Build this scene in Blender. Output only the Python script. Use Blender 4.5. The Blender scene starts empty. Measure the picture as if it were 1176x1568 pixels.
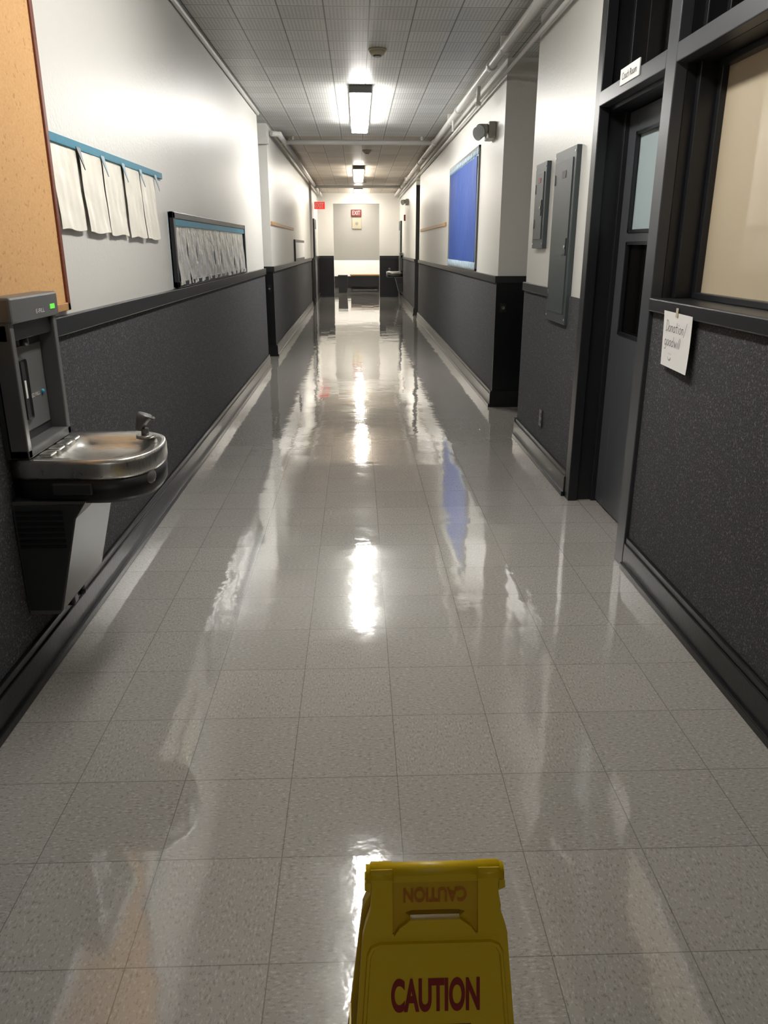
import bpy, bmesh, math, random
from mathutils import Vector, Matrix
random.seed(4)
scene = bpy.context.scene
try:
    scene.view_settings.view_transform = 'Standard'
    scene.view_settings.look = 'None'
    scene.view_settings.exposure = 0.0
except Exception as e:
    print(e)

# ------------------------------------------------------------ materials
def lin(c):
    out = []
    for v in c:
        v = v / 255.0
        out.append(v / 12.92 if v <= 0.04045 else ((v + 0.055) / 1.055) ** 2.4)
    return (out[0], out[1], out[2], 1.0)

class N:
    def __init__(s, name):
        s.m = bpy.data.materials.new(name); s.m.use_nodes = True
        s.t = s.m.node_tree; s.b = s.t.nodes['Principled BSDF']
    def n(s, typ, **kw):
        nd = s.t.nodes.new(typ)
        for k, v in kw.items():
            if k.startswith('i_'):
                nd.inputs[k[2:].replace('_', ' ')].default_value = v
            else:
                setattr(nd, k, v)
        return nd
    def l(s, a, b): s.t.links.new(a, b)
    def math(s, op, a, b=None, c=None):
        nd = s.t.nodes.new('ShaderNodeMath'); nd.operation = op
        for i, x in enumerate((a, b, c)):
            if x is None: continue
            if isinstance(x, (int, float)): nd.inputs[i].default_value = x
            else: s.l(x, nd.inputs[i])
        return nd.outputs[0]
    def mix(s, f, a, b, bt='MIX'):
        nd = s.t.nodes.new('ShaderNodeMix'); nd.data_type = 'RGBA'; nd.blend_type = bt
        for sock, x in ((nd.inputs[0], f), (nd.inputs[6], a), (nd.inputs[7], b)):
            if isinstance(x, (int, float)): sock.default_value = x
            elif isinstance(x, tuple): sock.default_value = x
            else: s.l(x, sock)
        return nd.outputs[2]
    def pos(s):
        return s.n('ShaderNodeNewGeometry').outputs['Position']
    def noise(s, scale, detail=2.0, rough=0.5, vec=None, stretch=None):
        nd = s.n('ShaderNodeTexNoise'); nd.inputs['Scale'].default_value = scale
        nd.inputs['Detail'].default_value = detail; nd.inputs['Roughness'].default_value = rough
        v = vec if vec is not None else s.pos()
        if stretch:
            mp = s.n('ShaderNodeMapping'); mp.inputs['Scale'].default_value = stretch
            s.l(v, mp.inputs[0]); v = mp.outputs[0]
        s.l(v, nd.inputs['Vector'])
        return nd.outputs['Fac']
    def bump(s, h, strength, dist):
        nd = s.n('ShaderNodeBump'); nd.inputs['Strength'].default_value = strength
        nd.inputs['Distance'].default_value = dist
        s.l(h, nd.inputs['Height']); s.l(nd.outputs[0], s.b.inputs['Normal'])
        return nd.outputs[0]

def mat(name, col, rough=0.5, metal=0.0, var=0.12, vscale=8.0, bscale=None, bdist=0.0005, coat=0.0, emit=None, estr=0, spec=0.5):
    k = N(name)
    c = lin(col)
    c2 = tuple(x * (1 - var) for x in c[:3]) + (1,)
    f = k.noise(vscale, 3.0)
    k.l(k.mix(f, c2, c), k.b.inputs['Base Color'])
    k.b.inputs['Roughness'].default_value = rough
    k.b.inputs['Metallic'].default_value = metal
    k.b.inputs['Coat Weight'].default_value = coat
    k.b.inputs['Coat Roughness'].default_value = 0.04
    k.b.inputs['Specular IOR Level'].default_value = spec
    if bscale:
        k.bump(k.noise(bscale, 2.0), 1.0, bdist)
    if emit:
        k.b.inputs['Emission Color'].default_value = lin(emit)
        k.b.inputs['Emission Strength'].default_value = estr
    return k.m

def tile_coords(k, x0, y0, s):
    sep = k.n('ShaderNodeSeparateXYZ'); k.l(k.pos(), sep.inputs[0])
    tx = k.math('DIVIDE', k.math('SUBTRACT', sep.outputs[0], x0), s)
    ty = k.math('DIVIDE', k.math('SUBTRACT', sep.outputs[1], y0), s)
    px = k.math('PINGPONG', tx, 0.5); py = k.math('PINGPONG', ty, 0.5)
    cb = k.n('ShaderNodeCombineXYZ')
    k.l(k.math('FLOOR', tx), cb.inputs[0]); k.l(k.math('FLOOR', ty), cb.inputs[1])
    wn = k.n('ShaderNodeTexWhiteNoise'); wn.noise_dimensions = '3D'; k.l(cb.outputs[0], wn.inputs['Vector'])
    return sep, tx, ty, k.math('MINIMUM', px, py), wn

def floor_mat():
    k = N('vinyl_composition_tile')
    sep, tx, ty, edge, wn = tile_coords(k, 0.10, 1.861, 0.3048)
    base = k.mix(wn.outputs['Value'], lin((156, 152, 146)), lin((162, 158, 152)))
    n1 = k.noise(1.0, 2.0, 0.6, stretch=(170, 75, 1))
    n2 = k.noise(1.0, 2.0, 0.6, stretch=(75, 170, 1))
    sel = k.math('GREATER_THAN', wn.outputs['Value'], 0.5)
    nn = k.math('ADD', k.math('MULTIPLY', n1, sel), k.math('MULTIPLY', n2, k.math('SUBTRACT', 1.0, sel)))
    lightf = k.math('MULTIPLY', k.math('GREATER_THAN', nn, 0.61), 0.6)
    darkf = k.math('MULTIPLY', k.math('LESS_THAN', nn, 0.39), 0.55)
    c = k.mix(lightf, base, lin((192, 188, 182)))
    c = k.mix(darkf, c, lin((112, 106, 99)))
    big = k.noise(0.9, 3.0)
    c = k.mix(k.math('MULTIPLY', big, 0.18), c, lin((128, 122, 115)))
    seam = k.math('LESS_THAN', edge, 0.0042)
    c = k.mix(k.math('MULTIPLY', seam, 0.6), c, lin((84, 79, 74)))
    k.l(c, k.b.inputs['Base Color'])
    r = k.noise(2.2, 4.0, 0.6)
    k.l(k.math('MULTIPLY_ADD', k.math('POWER', r, 2.0), 0.16, 0.03), k.b.inputs['Roughness'])
    k.b.inputs['Specular IOR Level'].default_value = 0.85
    k.b.inputs['Coat Weight'].default_value = 0.9
    k.b.inputs['Coat Roughness'].default_value = 0.015
    h = k.math('ADD', k.math('MULTIPLY', k.noise(3.5, 2.0), 1.0), k.math('MULTIPLY', k.noise(16.0, 3.0), 0.26))
    sw = k.n('ShaderNodeSeparateColor'); k.l(wn.outputs['Color'], sw.inputs[0])
    fx = k.math('MULTIPLY', k.math('FRACT', tx), k.math('SUBTRACT', sw.outputs[0], 0.5))
    fy = k.math('MULTIPLY', k.math('FRACT', ty), k.math('SUBTRACT', sw.outputs[1], 0.5))
    h = k.math('ADD', h, k.math('MULTIPLY', k.math('ADD', fx, fy), 1.3))
    nb = k.bump(h, 1.0, 0.0019)
    k.l(nb, k.b.inputs['Coat Normal'])
    return k.m

def ceiling_mat():
    k = N('perforated_acoustic_tile')
    sep, tx, ty, edge, wn = tile_coords(k, 0.10, 0.1, 0.3048)
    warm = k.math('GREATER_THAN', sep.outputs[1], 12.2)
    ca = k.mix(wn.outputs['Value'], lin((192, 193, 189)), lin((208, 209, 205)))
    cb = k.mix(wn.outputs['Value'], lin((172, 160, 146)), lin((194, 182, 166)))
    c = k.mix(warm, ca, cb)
    hx = k.math('SUBTRACT', 0.5, k.math('PINGPONG', k.math('MULTIPLY', tx, 12.0), 0.5))
    hy = k.math('SUBTRACT', 0.5, k.math('PINGPONG', k.math('MULTIPLY', ty, 12.0), 0.5))
    d = k.math('SQRT', k.math('ADD', k.math('MULTIPLY', hx, hx), k.math('MULTIPLY', hy, hy)))
    hole = k.math('MULTIPLY', k.math('LESS_THAN', d, 0.22), k.math('GREATER_THAN', edge, 0.05))
    c = k.mix(k.math('MULTIPLY', hole, 0.75), c, lin((50, 50, 50)))
    seam = k.math('LESS_THAN', edge, 0.017)
    c = k.mix(k.math('MULTIPLY', seam, 0.85), c, lin((44, 44, 44)))
    k.l(c, k.b.inputs['Base Color'])
    k.b.inputs['Roughness'].default_value = 0.45
    return k.m

def carpet_mat():
    k = N('wainscot_carpet')
    n = k.noise(170.0, 3.0, 0.75); n2 = k.noise(110.0, 2.0)
    ramp = k.math('MULTIPLY_ADD', k.math('SUBTRACT', n, 0.5), 2.2, 0.5)
    nd = k.n('ShaderNodeClamp'); k.l(ramp, nd.inputs[0])
    c = k.mix(nd.outputs[0], lin((22, 22, 24)), lin((88, 88, 91)))
    c = k.mix(k.math('MULTIPLY', k.math('GREATER_THAN', n2, 0.62), 0.4), c, lin((128, 128, 131)))
    k.l(c, k.b.inputs['Base Color']); k.b.inputs['Roughness'].default_value = 0.85
    k.b.inputs['Specular IOR Level'].default_value = 0.2
    k.bump(n, 1.0, 0.002)
    return k.m

def cork_mat():
    k = N('cork')
    n = k.noise(120.0, 4.0, 0.7)
    c = k.mix(n, lin((182, 134, 82)), lin((222, 180, 126)))
    v = k.math('LESS_THAN', k.noise(45.0, 2.0), 0.33)
    c = k.mix(k.math('MULTIPLY', v, 0.4), c, lin((136, 94, 56)))
    k.l(c, k.b.inputs['Base Color']); k.b.inputs['Roughness'].default_value = 0.9
    return k.m

def wood_mat(name, a, b):
    k = N(name)
    n = k.noise(6.0, 4.0, 0.6, stretch=(12, 1, 12))
    k.l(k.mix(n, lin(a), lin(b)), k.b.inputs['Base Color']); k.b.inputs['Roughness'].default_value = 0.4
    return k.m

def steel_mat():
    k = N('brushed_stainless')
    n = k.noise(1.0, 3.0, 0.6, stretch=(20, 400, 20))
    k.l(k.mix(n, lin((186, 184, 180)), lin((222, 220, 216))), k.b.inputs['Base Color'])
    k.b.inputs['Metallic'].default_value = 1.0
    k.l(k.math('MULTIPLY_ADD', n, 0.15, 0.22), k.b.inputs['Roughness'])
    return k.m

M = dict(
    floor=floor_mat(), ceil=ceiling_mat(), carpet=carpet_mat(), cork=cork_mat(), steel=steel_mat(),
    wall=mat('wall_paint_white', (208, 206, 200), 0.38, var=0.05, vscale=2.0, bscale=70, bdist=0.0012),
    black=mat('black_gloss_paint', (16, 16, 18), 0.28, var=0.2, bscale=60, bdist=0.0006),
    trim=mat('charcoal_trim_paint', (28, 29, 32), 0.35, var=0.2),
    frame=mat('charcoal_metal_frame', (27, 28, 31), 0.36, var=0.15, bscale=90, bdist=0.0003),
    frame_lit=mat('lit_metal_frame', (56, 58, 62), 0.35, var=0.1),  # charcoal frame with reflected light put into the colour of its front faces
    door=mat('door_gray_paint', (66, 68, 72), 0.4, var=0.1),
    panel=mat('panel_gray_green', (56, 64, 65), 0.42, var=0.15),
    pipe=mat('white_pipe_paint', (205, 203, 198), 0.4, var=0.08),
    shade=mat('beige_shade_behind_glass', (190, 176, 150), 0.6, var=0.1, vscale=1.5, coat=1.0),
    palepane=mat('frosted_pane', (168, 184, 186), 0.5, var=0.06, coat=1.0),
    darkpane=mat('dark_glass_pane', (14, 13, 12), 0.06, var=0.3),
    paper=mat('white_paper', (222, 221, 218), 0.6, var=0.05),
    plastic=mat('white_plastic_sheet', (236, 231, 216), 0.3, var=0.06, vscale=5, bscale=14, bdist=0.004),
    film=mat('clear_gray_film', (206, 204, 198), 0.2, var=0.3, vscale=9, bscale=18, bdist=0.010),
    teal=mat('teal_border_strip', (48, 132, 158), 0.5, var=0.25, vscale=40),
    blue=mat('blue_board_paper', (22, 64, 140), 0.6, var=0.12, bscale=5, bdist=0.01),
    pale=mat('pale_border_paper', (170, 190, 202), 0.6, var=0.3, vscale=30),
    oak=wood_mat('oak_wood', (150, 108, 62), (196, 152, 98)),
    cherry=wood_mat('cherry_wood', (84, 40, 24), (128, 66, 40)),
    ygreen=mat('caution_yellow_plastic', (212, 178, 8), 0.38, var=0.1, bscale=200, bdist=0.0002),
    yshade=mat('caution_yellow_recess_shade', (198, 160, 8), 0.42, var=0.12),  # same yellow plastic, darkened to put the recess shade into the colour
    red=mat('sign_red_print', (132, 18, 12), 0.5),
    orange=mat('embossed_orange', (176, 104, 6), 0.45),
    ink=mat('black_print', (18, 18, 16), 0.5),
    pencil=mat('pencil_gray', (84, 84, 90), 0.8),
    dplast=mat('dark_gray_plastic', (50, 51, 53), 0.38, var=0.12),
    mplast=mat('mid_gray_plastic', (94, 94, 93), 0.36, var=0.08),
    bplast=mat('black_plastic', (14, 14, 15), 0.4, var=0.2),
    led=mat('green_led', (90, 200, 60), 0.5, emit=(120, 255, 90), estr=0.5),
    exitr=mat('exit_sign_red', (200, 30, 30), 0.5, emit=(255, 60, 50), estr=0.8),
    exitd=mat('exit_sign_unlit_red', (120, 24, 22), 0.5),
    beige=mat('beige_plastic', (186, 177, 154), 0.5),
    fix=mat('emergency_fixture_gray', (146, 143, 134), 0.4),
    bulk=mat('bulkhead_shaded_paint', (176, 174, 168), 0.5, var=0.05),  # grayer than the walls: the bulkhead's shade is put into its colour
    lens=mat('fixture_diffuser', (255, 255, 255), 0.5, emit=(255, 252, 246), estr=62.0),
    lens_lobby_fill=mat('fill_diffuser_lobby', (255, 255, 255), 0.5, emit=(255, 252, 246), estr=110.0),
    lens_dim=mat('fixture_diffuser_warm', (255, 255, 255), 0.5, emit=(255, 248, 236), estr=50.0),
    lens_near=mat('fixture_diffuser_near', (255, 255, 255), 0.5, emit=(255, 252, 247), estr=37.0),
    lens_back_fill=mat('fill_diffuser_back', (255, 255, 255), 0.5, emit=(255, 252, 247), estr=14.0),
    glassblue=mat('lamp_lens', (176, 178, 176), 0.2),
)

# ------------------------------------------------------------ builder
class B:
    def __init__(s): s.bm = bmesh.new(); s.mats = []
    def mi(s, m):
        m = M[m]
        if m not in s.mats: s.mats.append(m)
        return s.mats.index(m)
    def box(s, x0, x1, y0, y1, z0, z1, m, bev=0.0, seg=2):
        i = s.mi(m)
        P = [(x0,y0,z0),(x1,y0,z0),(x1,y1,z0),(x0,y1,z0),(x0,y0,z1),(x1,y0,z1),(x1,y1,z1),(x0,y1,z1)]
        v = [s.bm.verts.new(p) for p in P]
        fs = []
        for f in ((0,3,2,1),(4,5,6,7),(0,1,5,4),(1,2,6,5),(2,3,7,6),(3,0,4,7)):
            fc = s.bm.faces.new([v[j] for j in f]); fc.material_index = i; fs.append(fc)
        if bev:
            ed = list({e for f in fs for e in f.edges})
            r = bmesh.ops.bevel(s.bm, geom=ed, offset=bev, segments=seg, affect='EDGES', profile=0.5)
            for f in r['faces']: f.material_index = i
        return s
    def loops(s, loops, m, cap0=True, cap1=True, smooth=False):
        i = s.mi(m)
        L = [[s.bm.verts.new(p) for p in lp] for lp in loops]
        n = len(L[0])
        for a, b in zip(L[:-1], L[1:]):
            for j in range(n):
                f = s.bm.faces.new((a[j], a[(j+1)%n], b[(j+1)%n], b[j])); f.material_index = i; f.smooth = smooth
        if cap0: f = s.bm.faces.new(list(reversed(L[0]))); f.material_index = i
        if cap1: f = s.bm.faces.new(L[-1]); f.material_index = i
        return s
    def cyl(s, p1, p2, r, m, seg=16, r2=None):
        p1, p2 = Vector(p1), Vector(p2); d = (p2 - p1).normalized()
        a = d.orthogonal().normalized(); b = d.cross(a)
        r2 = r if r2 is None else r2
        lp = []
        for p, rr in ((p1, r), (p2, r2)):
            lp.append([p + a*rr*math.cos(2*math.pi*j/seg) + b*rr*math.sin(2*math.pi*j/seg) for j in range(seg)])
        return s.loops(lp, m, smooth=True)
    def tube(s, pts, r, m, seg=12):
        for a, b in zip(pts[:-1], pts[1:]): s.cyl(a, b, r, m, seg)
        for p in pts[1:-1]: s.ball(p, r*1.15, m)
        return s
    def ball(s, c, r, m, sc=(1,1,1)):
        i = s.mi(m)
        mt = Matrix.Translation(c) @ Matrix.Diagonal((r*sc[0], r*sc[1], r*sc[2], 1))
        res = bmesh.ops.create_uvsphere(s.bm, u_segments=16, v_segments=10, radius=1, matrix=mt)
        for f in {f for v in res['verts'] for f in v.link_faces}: f.material_index = i; f.smooth = True
        return s
    def grid(s, fn, nu, nv, m, thick=None):
        i = s.mi(m)
        V = [[s.bm.verts.new(fn(a/nu, b/nv)) for b in range(nv+1)] for a in range(nu+1)]
        for a in range(nu):
            for b in range(nv):
                f = s.bm.faces.new((V[a][b], V[a+1][b], V[a+1][b+1], V[a][b+1])); f.material_index = i; f.smooth = True
        return s
    def poly(s, pts, vec, m):
        vec = Vector(vec)
        return s.loops([[Vector(p) for p in pts], [Vector(p)+vec for p in pts]], m)
    def text(s, txt, fn, m, offset=0.0, shear=0.0):
        i = s.mi(m)
        cu = bpy.data.curves.new('t', 'FONT'); cu.body = txt; cu.offset = offset; cu.shear = shear
        cu.align_x = 'CENTER'
        ob = bpy.data.objects.new('t', cu); scene.collection.objects.link(ob)
        dg = bpy.context.evaluated_depsgraph_get()
        me = bpy.data.meshes.new_from_object(ob.evaluated_get(dg))
        xs = [v.co.x for v in me.vertices]; ys = [v.co.y for v in me.vertices]
        x0, x1, y0, y1 = min(xs), max(xs), min(ys), max(ys)
        vs = [s.bm.verts.new(fn((v.co.x-x0)/(x1-x0), (v.co.y-y0)/(y1-y0))) for v in me.vertices]
        for p in me.polygons:
            try:
                f = s.bm.faces.new([vs[j] for j in p.vertices]); f.material_index = i
            except ValueError: pass
        bpy.data.objects.remove(ob); bpy.data.meshes.remove(me); bpy.data.curves.remove(cu)
        return s
    def ribbon(s, pts, w, fn, m):
        i = s.mi(m)
        for (ax, ay), (bx, by) in zip(pts[:-1], pts[1:]):
            dx, dy = bx-ax, by-ay; L = math.hypot(dx, dy) or 1
            nx, ny = -dy/L*w/2, dx/L*w/2
            ex, ey = dx/L*w*0.4, dy/L*w*0.4
            q = [(ax+nx-ex, ay+ny-ey), (ax-nx-ex, ay-ny-ey), (bx-nx+ex, by-ny+ey), (bx+nx+ex, by+ny+ey)]
            f = s.bm.faces.new([s.bm.verts.new(fn(*p)) for p in q]); f.material_index = i
        return s
    def done(s, name, matrix=None, recalc=True):
        if recalc: bmesh.ops.recalc_face_normals(s.bm, faces=s.bm.faces[:])
        me = bpy.data.meshes.new(name); 
        xs = [v.co.x for v in s.bm.verts]; ys = [v.co.y for v in s.bm.verts]; zs = [v.co.z for v in s.bm.verts]
        o = Vector(((min(xs)+max(xs))/2, (min(ys)+max(ys))/2, min(zs)))
        if matrix is None: bmesh.ops.translate(s.bm, verts=s.bm.verts[:], vec=-o)
        s.bm.to_mesh(me); s.bm.free()
        for m in s.mats: me.materials.append(m)
        ob = bpy.data.objects.new(name, me); scene.collection.objects.link(ob)
        if matrix is None: ob.location = o
        else: ob.matrix_world = matrix
        return ob

H = 2.95
XL, XR = -1.15, 1.28
# ------------------------------------------------------------ shell
B().box(-2.0, 2.15, -6.2, 30.2, -0.1, 0, 'floor').done('floor')
B().box(-2.0, 2.15, -6.2, 30.2, H, H+0.1, 'ceil').done('ceiling')
b = B()
for y0, y1 in ((-6, 10.0), (11.0, 20.2), (21.3, 24.5)): b.box(-1.9, XL, y0, y1, 0, H, 'wall')
b.box(-2.0, -1.9, -6, 30, 0, H, 'wall'); b.done('wall_left')
b = B()
for y0, y1 in ((-6, 0.9), (4.47, 6.06), (7.3, 16.7), (17.8, 24.5)): b.box(XR, 2.0, y0, y1, 0, H, 'wall')
b.box(XR, 2.0, 0.9, 3.37, 0, 1.19, 'wall')
b.box(XR, 2.0, 0.9, 4.47, 2.85, H, 'wall')
b.box(2.0, 2.1, -6, 30, 0, H, 'wall'); b.done('wall_right')
b = B()
b.box(-1.9, -0.70, 24.5, 24.7, 0, H, 'wall').box(0.68, 2.0, 24.5, 24.7, 0, H, 'wall').box(-0.70, 0.68, 24.5, 24.7, 2.66, H, 'wall')
b.done('wall_end')
B().box(-1.9, 2.0, 30.0, 30.1, 0, H, 'wall').done('wall_stair_lobby')
B().box(-1.9, 2.0, 29.98, 30.0, 0, 0.42, 'black').done('trim_wainscot_lobby')
B().box(-1.9, 2.0, -6.1, -6.0, 0, H, 'wall').done('wall_back')
B().box(-1.88, 1.98, 26.5, 26.62, 1.04, H, 'bulk').done('wall_bulkhead')

# wainscots
b = B()
b.box(XL, XL+0.01, -6, 10.0, 0, 1.15, 'carpet').box(XL, XL+0.01, 11.0, 20.2, 0, 1.15, 'carpet').box(XL, XL+0.01, 21.3, 24.5, 0, 1.15, 'black')
b.box(-1.9, XL+0.01, 10.988, 11.0, 0, 1.17, 'black').box(-1.9, XL, 21.288, 21.3, 0, 1.17, 'black').box(-1.9, XL-0.002, 10.0, 10.012, 0, 1.17, 'black')
b.box(-1.9, -1.89, 10.012, 10.98, 0, 2.6, 'black').box(-1.9, -1.89, 20.2, 21.28, 0, 2.6, 'black')
b.done('trim_wainscot_left')
b = B()
b.box(XR-0.01, XR, -6, 3.37, 0, 1.19, 'carpet').box(XR-0.01, XR, 4.47, 6.06, 0, 1.17, 'carpet').box(XR-0.01, XR, 7.3, 16.7, 0, 1.17, 'carpet').box(XR-0.01, XR, 17.8, 24.5, 0, 1.17, 'carpet')
b.box(XR-0.01, 2.0, 7.288, 7.3, 0, 1.17, 'black').box(XR, 2.0, 17.788, 17.8, 0, 2.7, 'black').box(XR+0.002, 2.0, 6.06, 6.072, 0, 1.17, 'black')
b.done('trim_wainscot_right')
b = B()
b.box(-1.15, -0.70, 24.488, 24.5, 0, 1.17, 'black').box(0.68, 1.27, 24.488, 24.5, 0, 1.17, 'black')
b.done('trim_wainscot_end')

# chair rails
b = B()
for y0, y1 in ((-6, 10.0), (10.985, 20.2), (21.3, 24.5)):
    b.box(XL, XL+0.028, y0, y1, 1.13, 1.20, 'trim', 0.004)
b.box(-1.9, XL+0.028, 10.972, 11.0, 1.13, 1.20, 'trim'); b.box(-1.15, -0.7, 24.47, 24.5, 1.13, 1.2, 'trim')
b.done('trim_chair_rail_left')
b = B()
for y0, y1 in ((5.245, 6.06), (7.285, 16.7), (17.8, 24.5)):
    b.box(XR-0.026, XR, y0, y1, 1.14, 1.20, 'trim', 0.004)
b.box(XR-0.026, 2.0, 7.272, 7.3, 1.14, 1.20, 'trim'); b.box(0.68, 1.27, 24.47, 24.5, 1.13, 1.2, 'trim')
b.done('trim_chair_rail_right')

def base(b, x, s, y0, y1):
    for d, z0, z1 in ((0.022, 0, 0.125), (0.015, 0.125, 0.155), (0.034, 0, 0.03)):
        xa, xb = sorted((x, x + s*d)); b.box(xa, xb, y0, y1, z0, z1, 'black', 0.003)
b = B()
for y0, y1 in ((-6, 10.0), (10.97, 20.2), (21.3, 24.47)): base(b, XL+0.01, 1, y0, y1)
b.box(-1.9, XL+0.03, 10.965, 10.99, 0, 0.15, 'black')
b.done('baseboard_left')
b = B()
for y0, y1 in ((-6, 3.36), (4.475, 6.06), (7.27, 16.7), (17.8, 24.47)): base(b, XR-0.01, -1, y0, y1)
b.box(XR-0.03, 2.0, 7.265, 7.29, 0, 0.15, 'black')
b.box(XR-0.03, XR+0.3, 6.055, 6.085, 0, 0.15, 'black')
b.done('baseboard_right')

# ------------------------------------------------------------ door + window framing on the right
b = B()
b.box(1.255, 1.31, 4.385, 4.475, 0, 2.85, 'frame', 0.004).box(1.31, 1.40, 4.41, 4.475, 0, 2.85, 'frame').box(1.395, 1.47, 4.385, 4.475, 0, 2.85, 'frame', 0.003)
b.box(1.25, 1.30, 3.37, 3.48, 0, 2.85, 'frame_lit', 0.004).box(1.30, 1.40, 3.37, 3.45, 0, 2.85, 'frame').box(1.395, 1.47, 3.36, 3.48, 0, 2.85, 'frame', 0.003)
b.box(1.25, 1.31, 3.48, 4.385, 2.13, 2.20, 'frame_lit', 0.004).box(1.31, 1.47, 3.4, 4.45, 2.11, 2.20, 'frame')
b.box(1.255, 1.47, 3.4, 4.45, 2.78, 2.85, 'frame', 0.003)
b.done('trim_door_frame')
b = B()
b.box(1.245, 1.46, 0.9, 3.37, 1.19, 1.245, 'frame', 0.006)
b.box(1.25, 1.31, 0.9, 3.37, 2.13, 2.20, 'frame_lit', 0.004).box(1.31, 1.47, 0.9, 3.37, 2.13, 2.20, 'frame')
b.box(1.255, 1.47, 0.9, 3.37, 2.78, 2.85, 'frame', 0.003)
b.box(1.34, 1.46, 3.335, 3.37, 1.245, 2.85, 'frame', 0.003).box(1.41, 1.46, 3.30, 3.34, 1.245, 2.85, 'frame', 0.003)
b.box(1.40, 1.46, 0.95, 3.30, 1.245, 1.27, 'frame', 0.003).box(1.40, 1.46, 0.95, 3.30, 2.105, 2.13, 'frame', 0.003)
for y in (0.9, 1.98): b.box(1.255, 1.47, y, y+0.09, 1.245, 2.85, 'frame', 0.004)
b.box(1.435, 1.445, 0.95, 3.33, 1.25, 2.12, 'shade')
b.box(1.435, 1.445, 0.95, 3.33, 2.2, 2.78, 'darkpane')
b.done('window_1')
B().box(1.435, 1.445, 3.46, 4.40, 2.2, 2.78, 'darkpane').done('window_transom')
b = B()
y0, y1 = 3.482, 4.384
b.box(1.42, 1.462, y0, 3.66, 0.012, 2.105, 'door', 0.002).box(1.42, 1.462, 4.245, y1, 0.012, 2.105, 'door', 0.002)
for z0, z1 in ((0.012, 1.0), (1.475, 1.52), (2.0, 2.105)): b.box(1.42, 1.462, 3.66, 4.245, z0, z1, 'door', 0.002)
for z0, z1 in ((1.0, 1.475), (1.52, 2.0)):
    b.box(1.414, 1.43, 3.655, 3.675, z0, z1, 'frame').box(1.414, 1.43, 4.235, 4.252, z0, z1, 'frame')
    b.box(1.414, 1.43, 3.655, 4.252, z0, z0+0.015, 'frame').box(1.414, 1.43, 3.655, 4.252, z1-0.015, z1, 'frame')
b.box(1.436, 1.446, 3.66, 4.245, 1.52, 2.0, 'palepane').box(1.436, 1.446, 3.66, 4.245, 1.0, 1.475, 'darkpane')
b.cyl((1.42, 3.56, 0.98), (1.36, 3.56, 0.98), 0.012, 'steel').ball((1.35, 3.56, 0.98), 0.03, 'steel').cyl((1.42, 3.56, 0.98), (1.412, 3.56, 0.98), 0.035, 'steel')
b.done('door_1')
b = B()
b.box(1.94, 1.998, 6.16, 7.2, 0.01, 2.15, 'frame', 0.004).box(1.93, 1.95, 6.24, 7.12, 0.012, 2.08, 'door', 0.003).box(1.925, 1.932, 6.4, 6.96, 1.1, 1.9, 'darkpane').ball((1.90, 6.3, 1.0), 0.03, 'steel')
b.done('door_2')
b = B()
b.box(1.245, 1.252, 3.79, 4.05, 2.165, 2.235, 'paper', 0.002)
b.text('Coach Room', lambda u, v: Vector((1.2440, 4.02-u*0.2, 2.185+v*0.03)), 'ink')
b.done('door_placard')

# handwritten paper notice taped under the sill
b = B()
def nf(u, v):
    return Vector((1.243 + 0.009*(1-v)**0.7*(1-0.5*u) - 0.006*(1-v)**3*u, 3.18-0.28*u, 0.992+0.216*v - 0.004*u))
b.grid(nf, 10, 10, 'paper')
def pn(a, c): return nf(a/28.0, c/21.6) + Vector((-0.0012, 0, 0))
def arc(cx, cy, rx, ry, a0, a1, n=10): return [(cx+rx*math.cos(math.radians(a0+(a1-a0)*i/n)), cy+ry*math.sin(math.radians(a0+(a1-a0)*i/n))) for i in range(n+1)]
def shear(p): return [(x+0.15*(y-12), y) for x, y in p]
S = [
 [(3,14),(3,18.2)], [(3,18.2)]+arc(3.2,16.1,2.0,2.1,90,-90)+[(3,14)],
 arc(6.4,15.1,0.9,1.1,0,360), [(8,14),(8,16.2)], arc(8.7,15.4,0.7,0.8,180,0,6)+[(9.4,14)],
 arc(11,15.1,0.9,1.1,0,360), [(11.9,16.2),(11.9,14)], [(13.4,17.8),(13.4,14.3),(14,14)], [(12.6,16.3),(14.3,16.3)],
 [(15.3,16.1),(15.3,14)], [(15.3,17.1),(15.35,17.3)], arc(17.1,15.1,0.9,1.1,0,360), [(18.7,14),(18.7,16.2)], arc(19.4,15.4,0.7,0.8,180,0,6)+[(20.1,14)], [(21.2,13.2),(22.8,18.6)],
 arc(4,9.5,0.9,1.1,0,360)+[(4.9,7.6)]+arc(4.1,7.5,0.8,0.7,0,-150,6), arc(6.5,9.5,0.9,1.1,0,360), arc(8.9,9.5,0.9,1.1,0,360), arc(11.2,9.5,0.9,1.1,0,360), [(12.1,12.2),(12.1,8.4)],
 [(13.2,10.6),(13.8,8.4),(14.4,10.2),(15,8.4),(15.6,10.6)], [(16.6,10.4),(16.6,8.4)], [(17.7,12.2),(17.7,8.4)], [(18.8,12.2),(18.8,8.4)],
 [(9.5,5.6),(9.6,5.2)], [(11.4,5.6),(11.5,5.2)], arc(10.4,4.3,1.5,1.3,190,350,8)]
for st in S: b.ribbon(shear(st), 0.24, pn, 'pencil')
b.box(1.2405, 1.2425, 3.035, 3.055, 1.19, 1.225, 'beige')
b.done('donation_notice', recalc=False)

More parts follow.
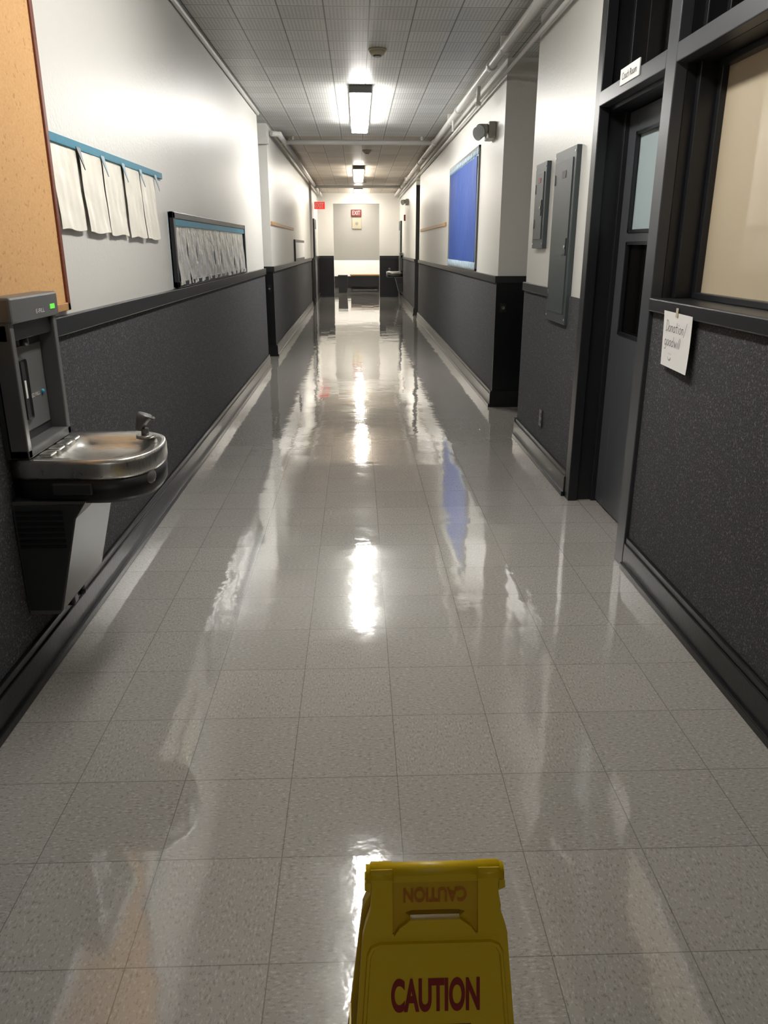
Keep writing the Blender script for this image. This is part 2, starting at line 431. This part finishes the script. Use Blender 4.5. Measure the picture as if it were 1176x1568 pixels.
# electrical panels
def epanel(y0, y1, z0, z1, latch, name):
    b = B(); b.box(1.250, XR, y0, y1, z0, z1, 'panel', 0.003)
    b.box(1.244, 1.251, y0+0.05, y1-0.05, z0+0.06, z1-0.06, 'panel', 0.002)
    b.box(1.239, 1.245, y0+0.065, y0+0.10, latch-0.05, latch+0.05, 'frame', 0.002).cyl((1.239, y0+0.082, latch), (1.234, y0+0.082, latch), 0.010, 'steel')
    for z in (z0+0.16, z1-0.16): b.cyl((1.245, y1-0.055, z-0.03), (1.245, y1-0.055, z+0.03), 0.005, 'panel')
    for y in (y0+0.02, y1-0.02):
        for z in (z0+0.03, z1-0.03): b.cyl((1.251, y, z), (1.247, y, z), 0.006, 'steel', 10)
    return b
epanel(4.75, 5.24, 1.0, 2.0, 1.45, '').box(1.242, 1.245, 4.93, 5.02, 1.84, 1.88, 'ink').done('electrical_panel')
epanel(5.47, 5.79, 1.44, 1.985, 1.7, '').box(1.242, 1.245, 5.60, 5.66, 1.86, 1.89, 'red').done('electrical_panel')
b = B(); b.box(1.258, 1.27, 5.20, 5.27, 0.27, 0.385, 'dplast', 0.002)
for z in (0.305, 0.35): b.box(1.2565, 1.26, 5.215, 5.255, z-0.014, z+0.014, 'bplast', 0.002)
b.done('wall_outlet')
B().box(1.31, 1.37, 7.282, 7.289, 0.88, 0.96, 'bplast', 0.002).cyl((1.34, 7.284, 0.92), (1.34, 7.276, 0.92), 0.015, 'steel').done('key_switch')
B().box(-1.22, -1.18, 10.981, 10.989, 0.86, 0.96, 'bplast', 0.002).cyl((-1.2, 10.983, 0.91), (-1.2, 10.975, 0.91), 0.013, 'steel').done('key_switch')

# ------------------------------------------------------------ boards on the left
b = B()
b.box(XL, XL+0.012, 1.0, 3.15, 1.24, 2.44, 'cork')
b.box(XL, XL+0.02, 0.97, 3.18, 1.215, 1.245, 'oak', 0.003).box(XL, XL+0.02, 0.97, 3.18, 2.44, 2.47, 'oak', 0.003)
b.box(XL, XL+0.02, 3.15, 3.18, 1.215, 2.47, 'cherry', 0.003).box(XL, XL+0.02, 0.97, 1.0, 1.215, 2.47, 'cherry', 0.003)
b.done('cork_board')

def wavy(y0, y1, z0, z1, x, amp, curl, ph):
    def fn(u, v):
        w = amp*(math.sin(u*9+ph)*0.5 + math.sin(u*23+ph*2+v*3)*0.3 + math.sin(v*11+ph*3+u*5)*0.3) + amp*0.9
        return Vector((x + 0.004 + w*(1.15-v)*1.2 + curl*(1-v)**2, y0+(y1-y0)*u + 0.006*math.sin(v*4+ph)*(1-v), z0+(z1-z0)*v + 0.004*math.sin(u*7+ph)*(1-v)))
    return fn
b = B()
for i in range(5):
    y0 = 3.20+i*0.318
    b.grid(wavy(y0, y0+0.288, 1.515-0.006*i, 1.83, XL+0.002+0.004*(i%2), 0.0028, 0.010, i*1.7), 28, 24, 'plastic')
b.box(XL, XL+0.014, 3.19, 4.95, 1.825, 1.858, 'teal', 0.002)
for i in range(1, 6):
    y = 3.2+i*0.318-0.014
    b.poly([(XL+0.012, y-0.03, 1.835), (XL+0.012, y+0.02, 1.835), (XL+0.03, y+0.005, 1.75)], (0.004, 0, 0), 'trim' if i == 1 else 'pale')
b.done('hanging_paper_display', recalc=False)

b = B()
Y0, Y1, Z0, Z1 = 5.05, 8.23, 1.205, 1.655
b.box(XL, XL+0.012, Y0, Y1, Z0, Z1, 'pale')
b.box(XL, XL+0.035, Y0, Y1, Z0, Z0+0.04, 'trim', 0.004).box(XL, XL+0.035, Y0, Y1, Z1-0.04, Z1, 'trim', 0.004)
b.box(XL, XL+0.035, Y0, Y0+0.05, Z0, Z1, 'trim', 0.004).box(XL, XL+0.035, Y1-0.05, Y1, Z0, Z1, 'trim', 0.004)
for i in range(9):
    y0 = Y0+0.07+i*0.335
    b.grid(wavy(y0, y0+0.325, Z0+0.015, Z1-0.075, XL+0.014, 0.008, 0.008, i*2.3), 22, 16, 'film')
b.box(XL+0.012, XL+0.03, Y0+0.05, Y1-0.05, Z1-0.08, Z1-0.04, 'teal')
b.done('framed_display_case', recalc=False)

B().box(XL, XL+0.02, 11.05, 14.8, 1.73, 1.775, 'oak', 0.003).done('tack_strip')
B().box(XR-0.02, XR, 11.7, 16.3, 1.735, 1.785, 'oak', 0.003).done('tack_strip')
b = B(); b.box(XL, XL+0.03, 14.9, 17.4, 1.2, 1.58, 'trim', 0.004).box(XL+0.025, XL+0.034, 14.98, 17.32, 1.25, 1.53, 'paper').done('framed_notice_board')

# blue bulletin board
b = B()
b.box(XR-0.012, XR, 8.65, 11.25, 1.22, 2.42, 'pale')
b.grid(lambda u, v: Vector((XR-0.018-0.004*math.sin(u*14)*math.sin(v*5+u*3), 11.17-2.44*u, 1.29+1.06*v)), 40, 20, 'blue')
b.box(XR-0.02, XR, 8.63, 8.66, 1.205, 2.44, 'mplast', 0.002).box(XR-0.02, XR, 11.24, 11.27, 1.205, 2.44, 'mplast', 0.002)
b.box(XR-0.02, XR, 8.63, 11.27, 2.41, 2.44, 'mplast', 0.002).box(XR-0.02, XR, 8.63, 11.27, 1.205, 1.23, 'mplast', 0.002)
for i in range(24):
    y = 8.70+i*0.11
    b.cyl((XR-0.014, y, 1.255), (XR-0.024, y, 1.255), 0.04, 'pale', 12); b.cyl((XR-0.014, y, 2.385), (XR-0.024, y, 2.385), 0.03, 'pale', 12)
b.done('bulletin_board', recalc=False)

# emergency lights
def emergency(y, z):
    b = B(); b.box(XR-0.07, XR, y-0.13, y+0.13, z-0.07, z+0.07, 'fix', 0.01)
    for dy in (-0.1, 0.1):
        c = Vector((XR-0.12, y+dy, z)); d = Vector((-0.8, -0.6, -0.35)).normalized()
        b.cyl((XR-0.06, y+dy, z), c, 0.014, 'fix').cyl(c-d*0.05, c+d*0.03, 0.04, 'fix', 20, 0.06).ball(c-d*0.045, 0.04, 'fix').cyl(c+d*0.03, c+d*0.036, 0.054, 'glassblue', 20)
    b.done('emergency_light')
emergency(7.85, 2.46); emergency(20.5, 2.5)

# ------------------------------------------------------------ drinking fountains
def fountain(side, yc, name='drinking_fountain'):
    b = B(); wx = XL+0.012
    def outline(sc=1.0, cx=0.27, hw=0.212):
        prof = [(0.0, hw*0.97), (0.12, hw), (0.24, hw*1.04), (0.32, hw*1.03), (0.38, hw*0.92), (0.424, hw*0.70), (0.448, hw*0.40), (0.456, 0.0)]
        right = [(x, -w) for x, w in prof]; left = [(x, w) for x, w in reversed(prof[:-1])]
        pts = [(cx+(x-cx)*sc, y*sc) for x, y in right+left]
        for _ in range(2):
            out = []; n = len(pts)
            for i in range(n):
                a, c = pts[i], pts[(i+1) % n]
                out.append((a[0]*0.75+c[0]*0.25, a[1]*0.75+c[1]*0.25)); out.append((a[0]*0.25+c[0]*0.75, a[1]*0.25+c[1]*0.75))
            pts = out
        return [((0.0 if (sc > 0.93 and x < 0.04) else max(x, 0.0)), y) for x, y in pts]
    W = lambda o, z: [Vector((wx+x, yc+y, z)) for x, y in o]
    b.loops([W(outline(0.90), 0.650), W(outline(0.97), 0.67), W(outline(0.985), 0.735)], 'bplast', smooth=True)
    b.loops([W(outline(0.99), 0.735), W(outline(1.0), 0.745), W(outline(1.0), 0.785), W(outline(0.985), 0.797), W(outline(0.95), 0.80), W(outline(0.90, 0.28), 0.797),
             W(outline(0.68, 0.30), 0.790), W(outline(0.62, 0.30), 0.770), W(outline(0.48, 0.30), 0.753), W(outline(0.15, 0.30), 0.746)], 'steel', smooth=True)
    b.box(wx+0.14, wx+0.27, yc-0.224, yc-0.21, 0.685, 0.725, 'dplast', 0.006)
    b.ball((wx+0.418, yc-0.10, 0.715), 0.035, 'mplast', (0.8, 1, 0.9))
    b.cyl((wx+0.30, yc, 0.7465), (wx+0.30, yc, 0.750), 0.03, 'mplast', 20)
    for i in range(4): b.box(wx+0.085, wx+0.125, yc-0.15+i*0.075, yc-0.10+i*0.075, 0.797, 0.806, 'steel', 0.003)
    c = Vector((wx+0.365, yc+0.110, 0.797))
    b.cyl(c, c+Vector((0,0,0.012)), 0.032, 'steel', 20).cyl(c+Vector((0,0,0.01)), c+Vector((0,0,0.035)), 0.013, 'mplast', 16)
    b.loops([[c+Vector((-0.02+0.045*t+rx*math.cos(a), rx*1.0*math.sin(a), 0.03+0.055*math.sin(t*2.2)+0.5*rx*math.cos(a)*-1)) for a in [2*math.pi*j/12 for j in range(12)]] for t, rx in ((0,0.012),(0.3,0.02),(0.6,0.024),(0.9,0.02),(1.1,0.008))], 'mplast', smooth=True)
    def rect(x1, hw, z): return [Vector((wx, yc-hw, z)), Vector((wx+x1, yc-hw, z)), Vector((wx+x1, yc+hw, z)), Vector((wx, yc+hw, z))]
    b.loops([rect(0.10, 0.205, 0.25), rect(0.115, 0.21, 0.27), rect(0.20, 0.212, 0.60), rect(0.24, 0.212, 0.66)], 'mplast')
    b.poly([(wx+0.004, yc-0.2165, 0.27), (wx+0.11, yc-0.2165, 0.27), (wx+0.195, yc-0.2165, 0.60), (wx+0.23, yc-0.2165, 0.65), (wx+0.004, yc-0.2165, 0.65)], (0, 0.008, 0), 'dplast')  # near cabinet side darker than its lit front, shade put into the colour
    for i in range(7): b.box(wx+0.01, wx+0.16, yc-0.221, yc-0.215, 0.50+i*0.02, 0.51+i*0.02, 'bplast')
    b.box(wx+0.03, wx+0.08, yc-0.02, yc+0.03, 0.19, 0.25, 'bplast', 0.01); b.tube([(wx+0.05, yc+0.14, 0.25), (wx+0.05, yc+0.14, 0.18), (wx-0.005, yc+0.14, 0.16)], 0.014, 'bplast')
    # bottle filler: column, alcove, head
    f0, f1, d = yc-0.20, yc+0.185, 0.075
    g = wx+0.012
    b.box(wx, wx+0.02, f0, f1, 0.80, 1.20, 'dplast').box(g, g+0.01, f0, f1, 1.19, 1.30, 'dplast')
    b.box(g, wx+d, f0, f0+0.03, 0.80, 1.30, 'mplast', 0.004).box(g, wx+d, f1-0.03, f1, 0.80, 1.30, 'mplast', 0.004)
    b.box(g, wx+d, f0, f1, 0.80, 0.83, 'mplast', 0.004)
    b.box(g, wx+d-0.01, f0, f1, 1.17, 1.225, 'bplast', 0.004)
    b.box(g, wx+d+0.012, f0-0.004, f1+0.004, 1.225, 1.305, 'mplast', 0.008)
    b.box(wx+d+0.012, wx+d+0.0135, f1-0.075, f1-0.035, 1.25, 1.266, 'led')
    b.text('E-FILL', lambda u, v: Vector((wx+d+0.0135, f1-0.20+u*0.07, 1.245+v*0.013)), 'paper')
    b.box(wx+0.02, wx+0.026, f0+0.05, f1-0.05, 0.86, 1.14, 'mplast', 0.003)
    b.box(wx+0.026, wx+0.030, yc-0.07, yc-0.02, 0.90, 1.10, 'dplast', 0.01); b.box(wx+0.03, wx+0.033, yc-0.052, yc-0.038, 0.97, 1.03, 'paper', 0.002)
    b.text('EZ FILL', lambda u, v: Vector((wx+0.0275, yc+u*0.07, 0.965+v*0.012)), 'paper')
    b.ball((wx+0.027, yc+0.095, 0.97), 0.009, 'teal')
    b.cyl((wx+0.045, yc-0.04, 1.175), (wx+0.045, yc-0.04, 1.145), 0.014, 'bplast')
    if side > 0:
        for v in b.bm.verts: v.co.x = (XL+XR) - v.co.x
    b.done(name)
fountain(-1, 2.645)
fountain(1, 22.6)

# ------------------------------------------------------------ ceiling fixtures
def fixture(y0, lens, x=0.05, l=2.44):
    b = B()
    b.box(x-0.11, x+0.11, y0, y0+l, H-0.065, H, 'pipe', 0.004)
    b.box(x-0.112, x+0.112, y0-0.012, y0+0.012, H-0.07, H, 'mplast', 0.004).box(x-0.112, x+0.112, y0+l-0.012, y0+l+0.012, H-0.07, H, 'mplast', 0.004)
    for a, c in ((y0+0.004, y0+l/2-0.006), (y0+l/2+0.006, y0+l-0.004)):
        b.box(x-0.10, x+0.10, a, c, H-0.12, H-0.066, lens, 0.012, 2)
    b.box(x-0.103, x+0.103, y0+l/2-0.006, y0+l/2+0.006, H-0.122, H-0.04, 'pipe')
    b.done('ceiling_light_fixture')
fixture(-4.6, 'lens_back_fill'); fixture(2.2, 'lens_near'); fixture(8.5, 'lens'); fixture(16.4, 'lens_dim'); fixture(21.9, 'lens_dim')  # rearmost one is unseen, added as dim light from behind the camera
fixture(27.2, 'lens_lobby_fill', l=2.4); fixture(24.9, 'lens_dim', l=1.22)  # both unseen, added to brighten the lobby and the bulkhead face

def smoke(x, y):
    B().cyl((x, y, H), (x, y, H-0.015), 0.075, 'beige', 28).cyl((x, y, H-0.015), (x, y, H-0.045), 0.065, 'beige', 28, 0.05).cyl((x, y, H-0.045), (x, y, H-0.055), 0.035, 'mplast', 20, 0.03).done('smoke_detector')
smoke(0.18, 7.05); smoke(0.18, 13.9); smoke(0.2, 19.8)

# pipes
b = B()
b.cyl((1.13, -5.9, 2.87), (1.13, 24.4, 2.87), 0.032, 'pipe', 16)
for y in (1.5, 4.5, 7.2, 9.4, 12.2, 15, 18, 21): b.cyl((1.13, y-0.04, 2.87), (1.13, y+0.04, 2.87), 0.042, 'pipe', 16)
for y in (3.2, 6.6, 10.2, 14, 19): b.box(1.10, 1.16, y, y+0.025, 2.83, H, 'pipe')
b.cyl((1.13, 7.9, 2.87), (1.13, 7.9, 2.70), 0.018, 'pipe').cyl((1.13, 7.9, 2.71), (1.13, 7.9, 2.68), 0.026, 'pipe')
b.cyl((1.13, 9.9, 2.87), (1.13, 9.9, 2.72), 0.012, 'pipe')
b.done('sprinkler_pipe')
B().cyl((1.235, -5.9, 2.80), (1.235, 4.4, 2.80), 0.014, 'pipe').cyl((1.235, 4.4, 2.80), (1.235, 24.4, 2.80), 0.014, 'pipe').done('electrical_conduit')
b = B()
b.tube([(-1.02, 24.4, 2.87), (-1.02, 12.2, 2.87), (1.085, 12.2, 2.87)], 0.034, 'pipe')
b.tube([(-1.02, 12.2, 2.87), (-1.02, 11.4, 2.87), (-1.12, 11.3, 2.87)], 0.034, 'pipe').cyl((-0.9, 12.2, 2.87), (-0.9, 12.2, H), 0.02, 'pipe').cyl((0.95, 12.2, 2.87), (0.95, 12.2, H), 0.02, 'pipe')
b.cyl((-1.02, 20.4, 2.84), (1.085, 20.4, 2.84), 0.03, 'pipe')
b.done('heating_pipe')
B().cyl((XL+0.02, -5.9, 2.91), (XL+0.02, 9.98, 2.91), 0.018, 'pipe').done('electrical_conduit')
b = B(); b.box(-1.9, XL+0.03, 10.93, 11.0, 2.70, 2.78, 'pipe', 0.004).done('trim_ledge')

# ------------------------------------------------------------ far end
b = B(); b.box(-1.12, -0.84, 21.98, 22.02, 2.40, 2.58, 'exitr', 0.006).box(-0.985, -0.965, 21.99, 22.01, 2.58, H, 'pipe')
b.text('EXIT', lambda u, v: Vector((-1.09+u*0.22, 21.975, 2.43+v*0.12)), 'paper', 0.02); b.done('exit_sign')
b = B(); b.box(-0.17, 0.15, 26.44, 26.5, 2.38, 2.58, 'exitd', 0.006).text('EXIT', lambda u, v: Vector((-0.13+u*0.24, 26.435, 2.42+v*0.12)), 'paper', -0.01).done('exit_sign')
b = B(); b.box(-0.15, 0.15, 26.46, 26.5, 2.0, 2.32, 'beige', 0.008).cyl((0, 26.462, 2.16), (0, 26.45, 2.16), 0.10, 'beige', 24).cyl((0, 26.452, 2.16), (0, 26.445, 2.16), 0.05, 'fix', 20).done('wall_speaker')
# long dark table with a wooden top, stool legs and modesty panel
b = B()
b.box(-0.25, 0.78, 27.5, 28.1, 0.52, 0.565, 'oak', 0.004)
for x in (-0.22, 0.71): b.box(x, x+0.04, 27.52, 27.56, 0, 0.52, 'bplast').box(x, x+0.04, 28.04, 28.08, 0, 0.52, 'bplast')
b.box(-0.18, 0.71, 27.56, 27.58, 0.16, 0.52, 'bplast').box(-0.18, 0.71, 28.05, 28.07, 0.05, 0.5, 'bplast'); b.done('low_table')
b = B(); b.loops([[Vector((x*s-0.48, y*s+26.9, z)) for x, y in ((-0.16,-0.16),(0.16,-0.16),(0.16,0.16),(-0.16,0.16))] for z, s in ((0, 0.85), (0.5, 1.0), (0.54, 1.02))], 'bplast').box(-0.64, -0.32, 26.74, 27.06, 0.54, 0.57, 'dplast', 0.006).done('trash_bin')
b = B(); b.box(XL, XL+0.04, 21.5, 22.5, 0, 2.15, 'frame', 0.004).box(XL+0.03, XL+0.045, 21.58, 22.42, 0.01, 2.06, 'door').box(XL+0.043, XL+0.05, 21.75, 22.25, 1.1, 1.9, 'palepane').done('door_3')
b = B(); b.box(XR-0.04, XR, 23.2, 24.2, 0, 2.15, 'frame', 0.004).box(XR-0.045, XR-0.03, 23.28, 24.12, 0.01, 2.06, 'door').box(XR-0.05, XR-0.043, 23.45, 23.95, 1.1, 1.9, 'palepane').done('door_4')
b = B(); b.box(XR-0.04, XR, 21.6, 21.72, 2.1, 2.25, 'red', 0.006).done('fire_alarm')

# ------------------------------------------------------------ caution sign
def sign(loc, rotz=0.0):
    tilt = math.radians(15)
    b = B()
    def panel(sgn):
        def P(x, s, n):
            yy = sgn*(s*math.sin(tilt) + n*math.cos(tilt)); zz = 0.60 - s*math.cos(tilt) + n*math.sin(tilt)
            return Vector((x, yy, zz))
        out = [(0.014, 0.093), (0.03, 0.0915), (0.062, 0.094), (0.082, 0.101), (0.10, 0.1055), (0.24, 0.116), (0.60, 0.142), (0.615, 0.138)]
        def slab(pts, n0, n1, m): b.loops([[P(x, s, n0) for x, s in pts], [P(x, s, n1) for x, s in pts]], m)
        low = [(-w, s) for s, w in out[4:]] + [(w, s) for s, w in reversed(out[4:])]
        slab(low, -0.004, 0.004, 'ygreen')
        for g in (-1, 1):
            slab([(g*0.093, 0.0), (g*0.0915, 0.03), (g*0.094, 0.062), (g*0.101, 0.082), (g*0.1055, 0.1005), (g*0.062, 0.1005), (g*0.062, 0.0)], -0.006, 0.009, 'ygreen')
            slab([(g*0.093, 0.016), (g*0.102, 0.022), (g*0.102, 0.032), (g*0.093, 0.036)], -0.004, 0.006, 'ygreen')
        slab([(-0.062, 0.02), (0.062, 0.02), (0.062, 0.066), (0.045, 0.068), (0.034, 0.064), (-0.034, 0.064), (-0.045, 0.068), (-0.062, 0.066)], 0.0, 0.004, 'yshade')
        slab([(-0.063, 0.010), (0.063, 0.010), (0.063, 0.020), (-0.063, 0.020)], -0.004, 0.008, 'ygreen')
        arch_o = [(-0.060, 0.1), (-0.052, 0.088), (-0.036, 0.076), (0.036, 0.076), (0.052, 0.088), (0.060, 0.1)]
        slab(arch_o, -0.004, 0.010, 'ygreen')
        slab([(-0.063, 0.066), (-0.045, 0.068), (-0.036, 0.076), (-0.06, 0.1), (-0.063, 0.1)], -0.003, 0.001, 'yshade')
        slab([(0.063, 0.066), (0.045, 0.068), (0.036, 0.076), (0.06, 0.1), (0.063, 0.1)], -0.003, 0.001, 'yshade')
        b.text('CAUTION', lambda u, v: P(0.046-0.092*u, 0.030+0.022*v, 0.0055), 'orange', 0.03)
        fld = [(-0.136, 0.585), (-0.1085, 0.24), (-0.1, 0.128), (-0.094, 0.116), (-0.082, 0.111), (0.082, 0.111), (0.094, 0.116), (0.1, 0.128), (0.1085, 0.24), (0.136, 0.585)]
        fin = [(x*0.95, 0.006+s*0.985) for x, s in fld]
        b.loops([[P(x, s, 0.003) for x, s in fld], [P(x, s, 0.009) for x, s in [(x*0.985, 0.002+s*0.995) for x, s in fld]], [P(x, s, 0.009) for x, s in fin], [P(x, s, 0.006) for x, s in [(x*0.985, 0.002+s*0.995) for x, s in fin]]], 'ygreen')
        sx = -sgn
        b.text('CAUTION', lambda u, v: P(sx*(-0.065+0.130*u), 0.218-0.052*v, 0.0068), 'red', 0.04)
        slab([(-0.052, 0.238), (0.052, 0.238), (0.052, 0.262), (-0.052, 0.262)], 0.005, 0.0068, 'ink')
        b.text('WATCH YOUR STEP', lambda u, v: P(sx*(-0.048+0.096*u), 0.257-0.014*v, 0.0074), 'ygreen', 0.02)
        tri = [(0.0, 0.29), (-0.08, 0.43), (0.08, 0.43)]
        slab(tri, 0.005, 0.0068, 'ink'); slab([(0.0, 0.31), (-0.062, 0.42), (0.062, 0.42)], 0.006, 0.0073, 'ygreen')
        slab([(-0.006, 0.34), (0.006, 0.34), (0.004, 0.39), (-0.004, 0.39)], 0.007, 0.0078, 'ink')
        b.text('CUIDADO', lambda u, v: P(sx*(-0.08+0.16*u), 0.51-0.05*v, 0.0068), 'red', 0.035)
        for g in (-1, 1):
            slab([(g*0.142, 0.60), (g*0.138, 0.622), (g*0.10, 0.622), (g*0.10, 0.60)], -0.006, 0.006, 'ygreen')
    panel(-1); panel(1)
    b.cyl((-0.094, 0, 0.594), (0.094, 0, 0.594), 0.0105, 'ygreen', 20)
    b.cyl((-0.1, 0, 0.588), (-0.06, 0, 0.588), 0.013, 'ygreen', 20).cyl((0.06, 0, 0.588), (0.1, 0, 0.588), 0.013, 'ygreen', 20)
    b.box(-0.13, -0.127, -0.1, 0.1, 0.20, 0.212, 'ygreen').box(0.127, 0.13, -0.1, 0.1, 0.20, 0.212, 'ygreen')
    b.done('caution_wet_floor_sign', Matrix.Translation(loc) @ Matrix.Rotation(rotz, 4, 'Z'))
sign((0.103, 0.889, 0.0))

# ------------------------------------------------------------ camera
cam = bpy.data.cameras.new('camera'); co = bpy.data.objects.new('camera', cam); scene.collection.objects.link(co)
cam.sensor_fit = 'VERTICAL'; cam.sensor_height = 34.6; cam.lens = 34.6*1180/1568
cam.clip_start = 0.05; cam.clip_end = 200
co.location = (0, 0, 1.45)
co.rotation_euler = (math.radians(90-18.98), 0, math.radians(-1.9))
scene.camera = co
w = bpy.data.worlds.new('world'); scene.world = w; w.use_nodes = True
w.node_tree.nodes['Background'].inputs[0].default_value = (0.02, 0.02, 0.02, 1)
